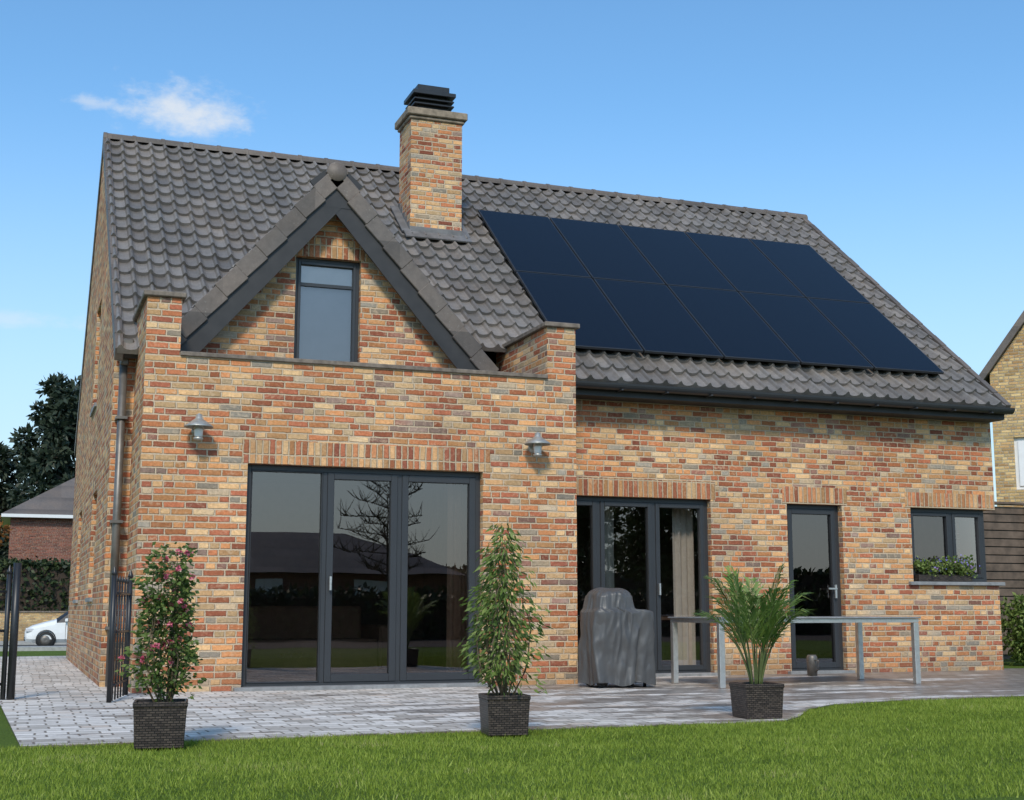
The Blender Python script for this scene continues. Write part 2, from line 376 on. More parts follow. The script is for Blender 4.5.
soldier('lintel_side_door',9.14,10.10,YF,2.142,2.36); soldier('lintel_corner_window',11.0,XR-.003,YF,2.142,2.34)
soldier('lintel_dormer',2.78,3.68,YF,4.802,5.03)

def unit(name,u0,u1,z0,z1,yf,panels,parent=house,sash=None,fw=.055,sw=.065,d=.07,xaxis=False):
    e=[(u0,u0+fw,yf,yf+d,z0,z1),(u1-fw,u1,yf,yf+d,z0,z1),(u0+fw,u1-fw,yf,yf+d,z1-fw,z1),(u0+fw,u1-fw,yf,yf+d,z0,z0+fw)]
    for (a,b) in zip(panels[:-1],panels[1:]): e.append((a[1]-.025,b[0]+.025,yf,yf+d,z0+fw,z1-fw))
    s=[];g=[]
    for i,(a,b) in enumerate(panels):
        a2=a+(fw if i==0 else .025); b2=b-(fw if i==len(panels)-1 else .025); w=sw if (sash is None or sash[i]) else .012
        s+=[(a2,a2+w,yf-.012,yf+d-.01,z0+fw,z1-fw),(b2-w,b2,yf-.012,yf+d-.01,z0+fw,z1-fw),(a2+w,b2-w,yf-.012,yf+d-.01,z1-fw-w,z1-fw),(a2+w,b2-w,yf-.012,yf+d-.01,z0+fw,z0+fw+w*1.1)]
        g.append((a2+w,b2-w,yf+.03,0,z0+fw+w*1.1,z1-fw-w))
    def sw_(b): return b if not xaxis else (b[2],b[3],b[0],b[1],b[4],b[5])
    boxes(name+'_frame',[sw_(b) for b in e],M['frame'],parent,.003)
    boxes(name+'_sash',[sw_(b) for b in s],M['frame'],parent,.004)
    V=[];Fc=[]
    for b in g:
        k=len(V); y=b[2]
        q=[(b[0],y,b[4]),(b[1],y,b[4]),(b[1],y,b[5]),(b[0],y,b[5])]
        if xaxis: q=[(p[1],p[0],p[2]) for p in q]
        V+=q; Fc.append((k,k+1,k+2,k+3))
    mk(name+'_glass',V,Fc,M['glass'],parent)
unit('patio_door',2.18,4.70,.02,2.268,YP+.09,[(2.18,3.0),(3.0,3.80),(3.80,4.70)],sash=[0,1,1],sw=.07)
unit('french_door',5.85,8.11,.02,2.158,YF+.09,[(5.85,6.62),(6.62,7.36),(7.36,8.11)],sw=.055)
unit('side_door',9.20,10.02,.02,2.138,YF+.09,[(9.20,10.02)],sw=.065)
unit('dormer_window',2.85,3.61,3.542,4.798,YF+.08,[(2.85,3.61)],sw=.035,fw=.04)
unit('corner_window',11.08,12.33,1.17,2.138,YF+.09,[(11.08,11.78),(11.78,12.33)],sw=.045)
unit('corner_window_side',YF+.17,15.6,1.17,2.138,12.26,[(YF+.17,15.6)],sw=.05,xaxis=True)
boxes('window_sill',[(11.0,XR+.06,YF-.06,YF+.16,1.122,1.168),(XR-.16,XR+.06,YF+.162,15.66,1.122,1.168)],M['stone'],house,.005)
boxes('door_threshold',[(2.1,4.8,YP-.10,YP+.18,.004,.045),(5.86,8.16,YF-.08,YF+.18,.004,.045),(9.14,10.08,YF-.08,YF+.18,.004,.045)],M['stone'],house,.005)
for i,h in enumerate(lw):
    unit('gable_window_%d'%i,h[0],h[1],h[2]+.002,h[3]-.002,XL+.09,[(h[0],h[1])],xaxis=True)
    box('gable_sill_%d'%i,XL-.03,XL+.08,h[0]-.05,h[1]+.05,h[2]-.05,h[2]-.002,M['stone'],house)
boxes('door_handles',[(3.055,3.075,YP+.03,YP+.06,1.0,1.14),(9.90,9.925,YF+.03,YF+.05,.95,1.12),(9.80,9.925,YF+.02,YF+.04,1.06,1.08),(7.40,7.42,YF+.03,YF+.06,.98,1.12)],M['steel'],house)
def room(n,x0,x1,y0,y1,z0,z1):
    V=boxv(x0,x1,y0,y1,z0,z1); mk(n,V,[(0,1,2,3)],M['roomfloor'],house); mk(n+'_walls',V,[(4,5,6,7),(1,2,6,5),(2,3,7,6),(3,0,4,7)],M['room'],house)
room('living_room',1.5,5.7,YP+.33,19.2,.01,2.6); room('dining_room',5.82,12.0,YF+.33,19.2,.01,2.6)
room('attic_room',2.72,3.76,YF+.31,17.0,3.4,4.88)
def curtain(n,x0,x1,y,z0,z1,mt):
    k=int((x1-x0)/.02)+2; V=[];Fc=[]
    for i in range(k):
        x=x0+(x1-x0)*i/(k-1); dy=.03*math.sin(x*70)+.015*math.sin(x*31)
        V+=[(x,y+dy,z0),(x,y+dy*.6,z1)]
    for i in range(k-1): Fc.append((2*i,2*i+2,2*i+3,2*i+1))
    mk(n,V,Fc,mt,house,smooth=True)
curtain('curtain_right',4.42,4.68,YP+.36,.05,2.4,M['curtain']); curtain('curtain_left',2.12,2.30,YP+.42,.05,2.4,M['curtain'])
curtain('curtain_dining',7.78,8.08,YF+.42,.05,2.4,M['lightcurtain']); curtain('curtain_dining_2',6.72,6.98,YF+.45,.05,2.4,M['lightcurtain'])
box('dormer_blind',2.86,3.60,YF+.122,YF+.127,4.51,4.79,M['blind'],house)
box('dormer_window_transom',2.925,3.535,YF+.085,YF+.118,4.475,4.512,M['frame'],house)
box('dormer_reflection_sheet',2.86,3.60,YF+.155,YF+.161,3.56,4.50,M['greyreflect'],house)  # grey sheet added behind the pane, standing in for its pale reflection
boxes('dining_table',[(6.4,8.3,16.6,17.5,.72,.76),(6.5,6.57,16.7,16.77,.01,.72),(8.15,8.22,16.7,16.77,.01,.72),(6.5,6.57,17.3,17.37,.01,.72),(8.15,8.22,17.3,17.37,.01,.72)],M['wood'],house)
boxes('sofa',[(2.4,4.2,16.0,16.9,.1,.45),(2.4,4.2,16.9,17.1,.1,.85),(2.2,2.4,16.0,17.1,.1,.62),(4.2,4.4,16.0,17.1,.1,.62)],M['curtain'],house,.03)

def tile_roof(name,O,U,V,N,W,Ls,tw,cl,keep=None,parent=house,mt=None):
    ts=[0,.07,.15,.23,.32,.46,.66,.86]; pr=[.010,.038,.052,.040,.012,-.004,-.008,-.003]
    nt=int(round(W/tw)); tw=W/nt; nc=int(round(Ls/cl)); cl=Ls/nc
    us=[(i+t)*tw for i in range(nt) for t in ts]+[W]; ps=pr*nt+[pr[0]]; tid=[i for i in range(nt) for t in ts]+[nt-1]
    verts=[];uvs=[];faces=[]
    for c in range(nc):
        rows=[(c*cl,-.016,0.02),(c*cl,.042,0.02),((c+1)*cl+.03,.0,.99)]
        base=len(verts)
        jit=[random.uniform(-.006,.006) for _ in range(nt)]
        for (v,h,fv) in rows:
            for k,u in enumerate(us):
                hh=h+(ps[k] if h>-.01 else 0)
                p=O+U*u+V*(v+jit[tid[k]])+N*(hh+jit[tid[k]]*.5); verts.append(p); uvs.append((u/tw-1e-4 if k==len(us)-1 else u/tw+1e-4,c+fv))
        K=len(us)
        for r in range(2):
            for k in range(K-1):
                a=base+r*K+k
                if keep:
                    ce=(verts[a]+verts[a+1]+verts[a+K]+verts[a+K+1])/4
                    if not keep(ce): continue
                faces.append((a,a+1,a+1+K,a+K))
    me=bpy.data.meshes.new(name); me.from_pydata([tuple(v) for v in verts],[],faces)
    uvl=me.uv_layers.new(name='UVMap'); li=np.empty(len(me.loops),dtype=np.int32); me.loops.foreach_get('vertex_index',li)
    uvl.data.foreach_set('uv',np.array(uvs,dtype=np.float32)[li].ravel())
    me.materials.append(mt or M['tile']); me.update()
    ob=bpy.data.objects.new(name,me); COL.objects.link(ob); return adopt(ob,parent)
ca=math.cos(math.atan(SL)); sa=math.sin(math.atan(SL))
EY=14.47; RX0,RX1=.91,12.46
O=Vector((RX0,EY,zroof(EY)-.02)); U=Vector((1,0,0)); Vv=Vector((0,ca,sa)); Nn=Vector((0,-sa,ca)); LS=(RY-EY)/ca
def keep_main(p):
    if PX0+.3<p.x<5.5 and p.y<YF+.02: return False
    return zroof(p.y) > DZ-DS*abs(p.x-DX)-.10 or not(1.4<p.x<5.2)
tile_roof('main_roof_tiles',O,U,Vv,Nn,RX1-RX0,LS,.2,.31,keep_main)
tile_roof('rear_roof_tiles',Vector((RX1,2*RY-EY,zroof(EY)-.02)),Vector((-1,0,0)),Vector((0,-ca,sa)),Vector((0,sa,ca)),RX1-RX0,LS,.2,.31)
box8=[bbox8(O,U,Vv,Nn,5.06-.0,RX1-RX0-.03,.05,LS,-.10,-.03),bbox8(O,U,Vv,Nn,.03,.45,.05,LS,-.10,-.03),bbox8(O,U,Vv,Nn,.45,5.06,3.4,LS,-.10,-.03)]
O2=Vector((RX1,2*RY-EY,zroof(EY)-.02))
box8.append(bbox8(O2,Vector((-1,0,0)),Vector((0,-ca,sa)),Vector((0,sa,ca)),.03,RX1-RX0-.03,.05,LS,-.10,-.03))
boxes('roof_deck',box8,M['fascia'],house)
dl=math.atan(DS); dc,ds=math.cos(dl),math.sin(dl); VY=14.63
dlen=(5.16-DX)/dc
def keep_d(p): return p.z>zroof(p.y)-.15
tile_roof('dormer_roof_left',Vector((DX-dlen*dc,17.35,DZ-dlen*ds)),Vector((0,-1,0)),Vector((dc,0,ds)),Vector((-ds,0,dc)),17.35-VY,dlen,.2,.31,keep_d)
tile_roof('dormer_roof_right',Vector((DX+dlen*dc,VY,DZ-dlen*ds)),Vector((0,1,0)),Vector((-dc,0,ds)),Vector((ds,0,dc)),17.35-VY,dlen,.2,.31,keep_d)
vt=[];fa=[];so=[]
for sgn in(-1,1):
    Uo=Vector((-sgn*dc,0,ds)); Nv=Vector((sgn*ds,0,dc)); Oo=Vector((DX+sgn*dlen*dc,VY,DZ-dlen*ds)); Y=Vector((0,1,0))
    n=9; st=dlen/n
    for i in range(n):
        Ut=(Uo+Nv*-.06).normalized(); Nt=(Nv+Uo*.06).normalized()
        vt.append(bbox8(Oo+Uo*(i*st),Ut,Y,Nt,-.02,st-.014,-.045-.006*(i%2),.14,-.12,.075))
    fa.append(bbox8(Oo,Uo,Y,Nv,-.04,dlen+.10,-.012+.002*sgn,.02,-.32,-.10))
    so.append(bbox8(Oo,Uo,Y,Nv,-.02,dlen-.1,.022,.20,-.17,-.12))
boxes('dormer_verge_tiles',vt,M['vergetile'],house,.008); boxes('dormer_fascia',fa,M['fascia'],house); boxes('dormer_soffit',so,M['fascia'],house)
mk('dormer_fascia_apex',[(DX-.25,VY-.016,DZ-.42),(DX+.25,VY-.016,DZ-.42),(DX,VY-.016,DZ-.08)],[(0,1,2)],M['fascia'],house)
vt=[]
for sx in (-.02,RX1-RX0-.06):
    for Ob,Vd,Nd in((Vector((RX0,EY,zroof(EY)-.02)),Vv,Nn),(Vector((RX0,2*RY-EY,zroof(EY)-.02)),Vector((0,-ca,sa)),Vector((0,sa,ca)))):
        n=19; st=LS/n
        for i in range(n): vt.append(bbox8(Ob,Vector((1,0,0)),Vd,Nd,sx,sx+.09,i*st,(i+1)*st-.006,-.11,.05+.006*(i%2)))
boxes('main_verge_tiles',vt,M['vergetile'],house,.006)
def ridge(name,p0,p1,r=.12,L=.4):
    p0=Vector(p0);p1=Vector(p1);d=(p1-p0); n=max(1,round(d.length/L)); L=d.length/n; d.normalize(); side=d.cross(Vector((0,0,1))).normalized(); V=[];Fc=[]
    for i in range(n):
        a=p0+d*(i*L); b=a+d*(L+.01)
        for (p,rr) in((a,r*1.08),(a+d*.05,r*1.08),(a+d*.055,r),(b,r*.97)):
            for k in range(9):
                t=math.pi*(k/8)*1.1-.05*math.pi; V.append(p+side*math.cos(t)*rr+Vector((0,0,1))*(math.sin(t)*rr*.85))
        base=len(V)-36
        for j in range(3):
            for k in range(8): Fc.append((base+j*9+k,base+j*9+k+1,base+(j+1)*9+k+1,base+(j+1)*9+k))
        Fc.append(tuple(base+k for k in range(9)))
        if i==n-1: Fc.append(tuple(base+27+k for k in range(9)))
    return mk(name,V,Fc,M['vergetile'],house)
ridge('main_ridge',(RX0-.02,RY,RZ-.03),(RX1+.03,RY,RZ-.03),r=.11); ridge('dormer_ridge',(DX,VY-.04,DZ),(DX,17.4,DZ),r=.115)
lathe('ridge_end_disc',[(0,0),(.105,0),(.12,.03),(.12,.07)],(DX,VY-.06,DZ),M['vergetile'],house,axis='y')
def gutter(name,x0,x1,y,z,r=.075):
    V=[];Fc=[];sec=[]
    for k in range(11):
        t=math.pi+math.pi*k/10; sec.append((y+r*math.cos(t),z+r*math.sin(t)))
    for k in range(10,-1,-1):
        t=math.pi+math.pi*k/10; sec.append((y+(r-.008)*math.cos(t),z+(r-.008)*math.sin(t)))
    for x in(x0,x1):
        for s in sec: V.append((x,s[0],s[1]))
    n=len(sec)
    for k in range(n): Fc.append((k,(k+1)%n,(k+1)%n+n,k+n))
    Fc.append(tuple(range(11))); Fc.append(tuple(range(n,n+11)))
    mk(name,V,Fc,M['frame'],house)
gz=zroof(EY)-.035
gutter('gutter',PX1+.06,RX1+.02,EY-.03,gz); gutter('rear_gutter',RX0,RX1,2*RY-EY+.03,gz)
boxes('eaves_fascia',[(PX1+.002,RX1-.03,EY+.055,EY+.08,gz-.14,gz-.01),(PX1+.002,RX1-.03,EY+.08,YF-.002,gz-.14,gz-.115),(RX0+.02,RX1-.03,YB+.002,YB+.3,gz-.17,gz-.145)],M['fascia'],house)
boxes('gutter_brackets',[(x,x+.025,EY-.11,EY+.055,gz-.085,gz-.07) for x in np.arange(PX1+.3,RX1,.6)],M['frame'],house)
cx0,cx1,cy0,cy1=4.92,5.67,17.42,18.02
wall('chimney_stack','y',cy0,cy1,[cx0,cx1],lambda x:7.62,[],M['brick'],house,z0=5.5)
boxes('chimney_cap',[(cx0-.03,cx1+.03,cy0-.03,cy1+.03,7.622,7.67),(cx0-.065,cx1+.065,cy0-.065,cy1+.065,7.672,7.78)],M['slab'],house,.012)
boxes('chimney_cowl',[(cx0+.10,cx1-.14,cy0+.1,cy1-.1,7.782,7.84),(cx0+.13,cx1-.17,cy0+.13,cy1-.13,7.84,8.04),(cx0+.06,cx1-.1,cy0+.06,cy1-.06,7.885,7.91),(cx0+.06,cx1-.1,cy0+.06,cy1-.06,7.955,7.98),(cx0+.04,cx1-.08,cy0+.04,cy1-.04,8.03,8.09),(cx0+.12,cx1-.16,cy0+.1,cy1-.1,8.09,8.19)],M['black'],house,.006)
fl=[]
Of=Vector((0,cy0,zroof(cy0)))
fl.append(bbox8(Of,Vector((1,0,0)),Vv,Nn,cx0-.10,cx1+.10,-.18,.0,.045,.065))
fl.append((cx0-.008,cx1+.008,cy0-.01,cy0+.03,zroof(cy0)-.1,zroof(cy0)+.13))
for xs in((cx0-.12,cx0),(cx1,cx1+.12)): fl.append(bbox8(Of,Vector((1,0,0)),Vv,Nn,xs[0],xs[1],-.0,.85,.04,.06))
boxes('chimney_flashing',fl,M['lead'],house)
sv=[]
for i in range(5):
    ya=cy0+.02+i*.12; zz=zroof(ya+.12)
    for xs in((cx0-.01,cx0+.03),(cx1-.03,cx1+.01)): sv.append((xs[0],xs[1],ya,ya+.118,zz-.3,zz+.1))
boxes('chimney_step_flashing',sv,M['lead'],house)
panels=[];cells=[];uvc=[]
Op=Vector((6.12,14.94,zroof(14.94))); pw,ph=1.106,2.035
for i in range(5):
    for j in range(2):
        u0=i*(pw+.024);v0=j*(ph+.026)
        panels.append(bbox8(Op,U,Vv,Nn,u0,u0+pw,v0,v0+ph,.095,.13))
        k=len(cells); cells+=[Op+U*a+Vv*b+Nn*.1315 for a,b in((u0+.016,v0+.016),(u0+pw-.016,v0+.016),(u0+pw-.016,v0+ph-.016),(u0+.016,v0+ph-.016))]; uvc+=[(0,0),(pw-.03,0),(pw-.03,ph-.03),(0,ph-.03)]
rails=[bbox8(Op,U,Vv,Nn,-.02,5*(pw+.024),b,b+.04,.055,.093) for b in(.4,1.6,2.5,3.7)]
boxes('solar_panel_frames',panels,M['pvframe'],house,.003); boxes('solar_panel_rails',rails,M['black'],house)
mk('solar_panel_cells',cells,[tuple(range(4*i,4*i+4)) for i in range(10)],M['solar'],house,uvs=uvc)
tube('downpipe',[(1.0,14.70,.02),(1.0,14.70,3.4)],.042,M['zinc'],house,12)
boxes('downpipe_hopper',[(.93,1.09,14.6,14.80,3.52,3.66),(.96,1.05,14.64,14.76,3.38,3.52)],M['zinc'],house,.012)
boxes('downpipe_clips',[(.94,1.06,14.64,14.838,z,z+.03) for z in(.6,1.7,2.8)],M['zinc'],house)

def wall_lamp(x,y,z):
    e=empty('wall_lamp',(x,y,z)); s=M['lampshade']
    lathe('wall_plate',[(0,-.03),(.05,-.028),(.055,-.003),(.055,0)],(x,y,z+.0),s,e,axis='y')
    tube('arm',[(x,y-.02,z),(x,y-.07,z+.0),(x,y-.12,z+.04),(x,y-.16,z+.10),(x,y-.16,z+.16)],.011,s,e)
    lathe('shade',[(.0,.135),(.03,.13),(.035,.09),(.055,.075),(.14,.015),(.145,.0),(.135,.005),(.05,.06)],(x,y-.16,z+.02),s,e,24)
    lathe('glass_jar',[(.042,.05),(.045,-.02),(.04,-.08),(.0,-.1)],(x,y-.16,z+.01),M['white'],e,16)
    lathe('guard',[(.05,.05),(.052,.03),(.05,.03)],(x,y-.16,z-.03),s,e,16)
    lathe('guard_foot',[(.0,-.09),(.045,-.085),(.05,-.07),(.045,-.06)],(x,y-.16,z-.02),s,e,16)
wall_lamp(1.66,YP,2.57); wall_lamp(5.27,YP,2.55)

# ---------------------------------------------------------------- ground
def gz_(x,y):
    t=min(1,max(0,(y-27)/18)); return -.6*t*t*(3-2*t)
xs=[-700,-300,-120,-60,-30,-15,-8,-4,-2,0,2,4,6,8,10,12,15,20,30,60,120,300,700]
ys=[-700,-300,-120,-60,-30,-15,-8,-4,0,2,4,6,8,10,12,15,20,24,27,29,31,33,35,37,39,41,43,45,50,60,90,150,300,700]
V=[(x,y,gz_(x,y)) for y in ys for x in xs]; n=len(xs)
mk('ground',V,[(j*n+i,j*n+i+1,(j+1)*n+i+1,(j+1)*n+i) for j in range(len(ys)-1) for i in range(n-1)],M['lawn'])
pp=[(.1,8.6),(2.7,8.66),(5.3,8.66),(5.6,8.95),(6.1,9.6),(6.6,10.0),(7.3,10.2),(9,10.35),(12.6,10.45),(15,10.5),(15,14.2),(12.9,15.2),(12.5,15.2),(12.5,25.0),(-.25,25.0),(-.12,14.8)]
bm_v=[(x,y,.012) for x,y in pp]+[(x,y,-.05) for x,y in pp]; k=len(pp)
mk('patio',bm_v,[tuple(range(k))]+[(i,(i+1)%k,(i+1)%k+k,i+k) for i in range(k)],M['paver'])
mk('road',[(-120,51.5,-.59),(160,51.5,-.59),(160,58.5,-.59),(-120,58.5,-.59)],[(0,1,2,3)],M['asphalt'])
boxes('pavement',[(-120,160,58.5,60.3,-.7,-.47),(-120,160,50.0,51.5,-.7,-.47)],M['kerb'])

def grass_blades(N,x0,x1,y0,y1,h0,h1,w):
    x=x0+(x1-x0)*rng.random(N); y=y0+(y1-y0)*rng.random(N)
    ok=np.ones(N,bool)
    edge=np.interp(x,[.1,5.3,5.6,6.1,6.6,7.3,9,12.6,15],[8.6,8.66,8.95,9.6,10.0,10.2,10.35,10.45,10.5])
    ok&=~((x>.06)&(y>edge+.025*rng.normal(size=N)+.01))
    ok&=~((x>-.2)&(y>8.6)&(x<=.06))
    x=x[ok];y=y[ok];n=len(x)
    a=rng.random(n)*2*np.pi; h=h0+(h1-h0)*rng.random(n)**1.5
    patch=np.zeros(n)
    for f,am in((1.7,.4),(3.9,.35),(8.3,.3),(17,.25)):
        ph=rng.random(4)*6.28; patch+=am*np.sin(x*f+ph[0]+1.4*np.sin(y*f*.8+ph[1]))*np.sin(y*f*1.3+ph[2]+1.3*np.sin(x*f*.7+ph[3]))
    h=h*(1+.35*patch); ln=.7*h*(rng.random(n)+.2); b=rng.random(n)*2*np.pi; z=np.zeros(n)
    P=np.stack([x,y,z],1); s=np.stack([np.cos(a),np.sin(a),z],1)*w*(.6+.8*rng.random(n))[:,None]
    tip=P+np.stack([np.cos(b)*ln,np.sin(b)*ln,h],1)
    V=np.stack([P-s*.5,P+s*.5,tip],1).reshape(-1,3)
    r=np.clip(rng.random(n)*.7+.12+patch*.30,0,1)
    return V,r
V1,r1=grass_blades(360000,-1.5,9,4.9,10.5,.010,.030,.0045)
V2,r2=grass_blades(60000,-8,15,2.5,10.6,.015,.04,.008)
V3,r3=grass_blades(50000,-6,-.15,8,26,.02,.05,.012)
fast('grass',np.concatenate([V1,V2,V3]),3,M['grassblade'],None,np.concatenate([r1,r2,r3]))

# ---------------------------------------------------------------- pots & plants
def pot(parent,x,y,w,h,rot=.0):
    c,s=math.cos(rot),math.sin(rot); V=[]
    rings=[(w*.46,.0),(w*.5,h-.03),(w*.515,h-.028),(w*.515,h),(w*.46,h),(w*.45,h-.04)]
    Fc=[]
    for r,z in rings:
        for i,(a,b) in enumerate(((-1,-1),(1,-1),(1,1),(-1,1))):
            V.append((x+(a*c-b*s)*r,y+(a*s+b*c)*r,z+.014))
    for j in range(len(rings)-1):
        for i in range(4): a=j*4+i;b=j*4+(i+1)%4; Fc.append((a,b,b+4,a+4))
    Fc.append((0,3,2,1))
    mk('rattan_pot',V,Fc,M['rattan'],parent,bevel=.004)
    k=len(rings)*4-4; mk('soil',[V[k],V[k+1],V[k+2],V[k+3]],[(0,1,2,3)],M['soil'],parent)
def plant_cloud(parent,name,x,y,z0,z1,wf,n,L,W,mt,droop,stems=9,clumps=95,spread=.026):
    it=[];C=[]
    for s in range(stems):
        a=random.random()*6.28; top=z0+(z1-z0)*random.uniform(.6,1.02); k=random.uniform(.3,.95); pts=[]
        for i in range(12):
            t=i/11; tt=(top-z0)*t/(z1-z0); r=.01+wf(min(1,tt))*k*min(1,.25+t*1.6); a+=random.uniform(-.22,.22)
            pts.append((x+math.cos(a)*r,y+math.sin(a)*r,z0-.04+(top-z0+.04)*t))
        it.append((pts,[.006*(1-i/13)+.001 for i in range(12)]))
        for i in range(2,12):
            for q in range(2):
                p=Vector(pts[i]); aa=random.random()*6.28; ll=random.uniform(.02,.09)
                e=p+Vector((math.cos(aa)*ll,math.sin(aa)*ll,random.uniform(-.01,.05))); it.append(([p,e],[.0025,.001])); C.append((*e,random.random()))
    tubes(name+'_stems',it,M['twig'],parent,5)
    for c in range(clumps):
        t=random.random()**.9; a=random.random()*6.28; r=wf(t)*math.sqrt(random.random())
        C.append((x+math.cos(a)*r,y+math.sin(a)*r,z0+(z1-z0)*t,random.random()))
    C=np.array(C); idx=rng.integers(0,len(C),n); P=C[idx,:3]+rng.normal(size=(n,3))*np.array([spread,spread,spread*1.2])
    dirs=P-np.array([x,y,0]); dirs[:,2]=0; dirs/=np.linalg.norm(dirs,axis=1)[:,None]+1e-6
    fast(name+'_leaves',leaves(P,L,W,dirs,droop),4,mt,parent,np.clip(C[idx,3]*.6+rng.random(n)*.4,0,1))
    return C
rose=empty('rose_bush',(.86,8.28,0)); pot(rose,.86,8.28,.30,.262,-.12)
wf=lambda t:(.16+.04*math.sin(t*9))*(1-.5*t**3)
C=plant_cloud(rose,'rose',.88,8.28,.27,1.17,wf,3000,.034,.022,M['roseleaf'],.2,stems=13,clumps=55,spread=.022)
ft=[]
for c in C[::9]:
    if c[2]<.5: continue
    n=22; ctr=np.array([.88+(c[0]-.88)*1.12,8.28-abs(c[1]-8.28)*1.15-.01,c[2]])
    d=rng.normal(size=(n,3)); d/=np.linalg.norm(d,axis=1)[:,None]
    ft.append(leaves(ctr+d*.003,.019,.019,d*2,0))
fast('rose_flowers',np.concatenate(ft),4,M['petal'],rose)
sh=empty('potted_shrub',(3.02,8.33,0)); pot(sh,3.02,8.33,.275,.25,-.12)
wf0=lambda t:(.09+.16*max(0,math.sin(min(1,t*1.5+.12)*math.pi))**.8 if t<.58 else .15*(1-(t-.58)/.42*.6))+.03*math.sin(t*13)
wf=lambda t: abs(wf0(t))
plant_cloud(sh,'shrub',3.02,8.33,.27,1.32,wf,2600,.055,.016,M['bushleaf'],.8,stems=14,clumps=45,spread=.028)
palm=empty('potted_palm',(5.24,8.95,0)); pot(palm,5.24,8.95,.30,.25,-.1)
PV=[];PR=[];rt=[]
for f in range(24):
    a=f*2.4+random.uniform(-.3,.3); el=random.uniform(.1,1.0)**.8; Lf=random.uniform(.72,.98); reach=Lf*(.10+.36*el)
    base=Vector((5.24+math.cos(a)*.04,8.95+math.sin(a)*.04,.24)); pts=[]
    for i in range(15):
        t=i/14; r=reach*t**1.5; z=Lf*(1.04-.12*el)*(t-.30*el*t**3.2)
        pts.append(base+Vector((math.cos(a)*r,math.sin(a)*r,z)))
    rt.append((pts,[.007*(1-i/18) for i in range(15)]))
    side=Vector((-math.sin(a),math.cos(a),0))
    for i in range(5,15):
        for sub in(0,.5):
            if i==14 and sub: continue
            p=pts[i].lerp(pts[min(14,i+1)],sub); d=(pts[min(14,i+1)]-pts[i-1]).normalized(); tt=(i+sub)/14
            ll=(.19*max(0,math.sin(min(1,(tt-.25)/.75*.85+.15)*math.pi))**.6+.05)*random.uniform(.8,1.15)
            for sg in(-1,1):
                dd=(d*1.15+side*sg*.6+Vector((0,0,random.uniform(-.15,.1)))).normalized(); mid=p+dd*ll*.5; tip=p+dd*ll+Vector((0,0,-.10*ll/.2*random.uniform(.2,1)))
                wv=d.cross(dd).cross(dd).normalized()*.008
                PV+=[p,mid+wv,tip,mid-wv]; PR.append(random.random()*.6+.4*tt*random.random())
tubes('palm_rachis',rt,M['stem'],palm,5)
fast('palm_leaflets',np.array([tuple(v) for v in PV]),4,M['palmleaf'],palm,np.array(PR))
fb=empty('window_flower_box',(11.7,YF-.0,1.3))
box('trough',11.15,12.0,YF-.03,YF+.08,1.17,1.26,M['rattan'],fb,.005)
C=np.stack([11.12+.9*rng.random(40),YF+.02+.05*rng.normal(size=40),1.30+.13*rng.random(40)],1); P=C[rng.integers(0,40,1300)]+rng.normal(size=(1300,3))*.035
fast('trough_leaves',leaves(P,.05,.03),4,M['bushleaf'],fb)
P=C[rng.integers(0,16,200)]+rng.normal(size=(200,3))*.035+np.array([0,-.04,.03]); fast('trough_flowers',leaves(P,.028,.025),4,M['blueflower'],fb)

# ---------------------------------------------------------------- patio furniture
tb=empty('garden_table',(8,12.9,0)); x0,x1,y0,y1=6.80,9.24,12.32,13.42; H=.715; G=.014
L=[];w=.062
for x in(x0,x1-w):
    for y in(y0,y1-w): L.append((x,x+w,y,y+w,G,H-.05))
boxes('legs',L,M['steel'],tb,.004)
boxes('apron',[(x0,x1,y0+.002,y0+.04,H-.048,H-.006),(x0,x1,y1-.04,y1-.002,H-.048,H-.006),(x0+.002,x0+.04,y0+.04,y1-.04,H-.048,H-.006),(x1-.04,x1-.002,y0+.04,y1-.04,H-.048,H-.006)],M['steel'],tb)
box('table_top',x0-.02,x1+.02,y0-.02,y1+.02,H-.004,H+.012,M['stone'],tb,.004)
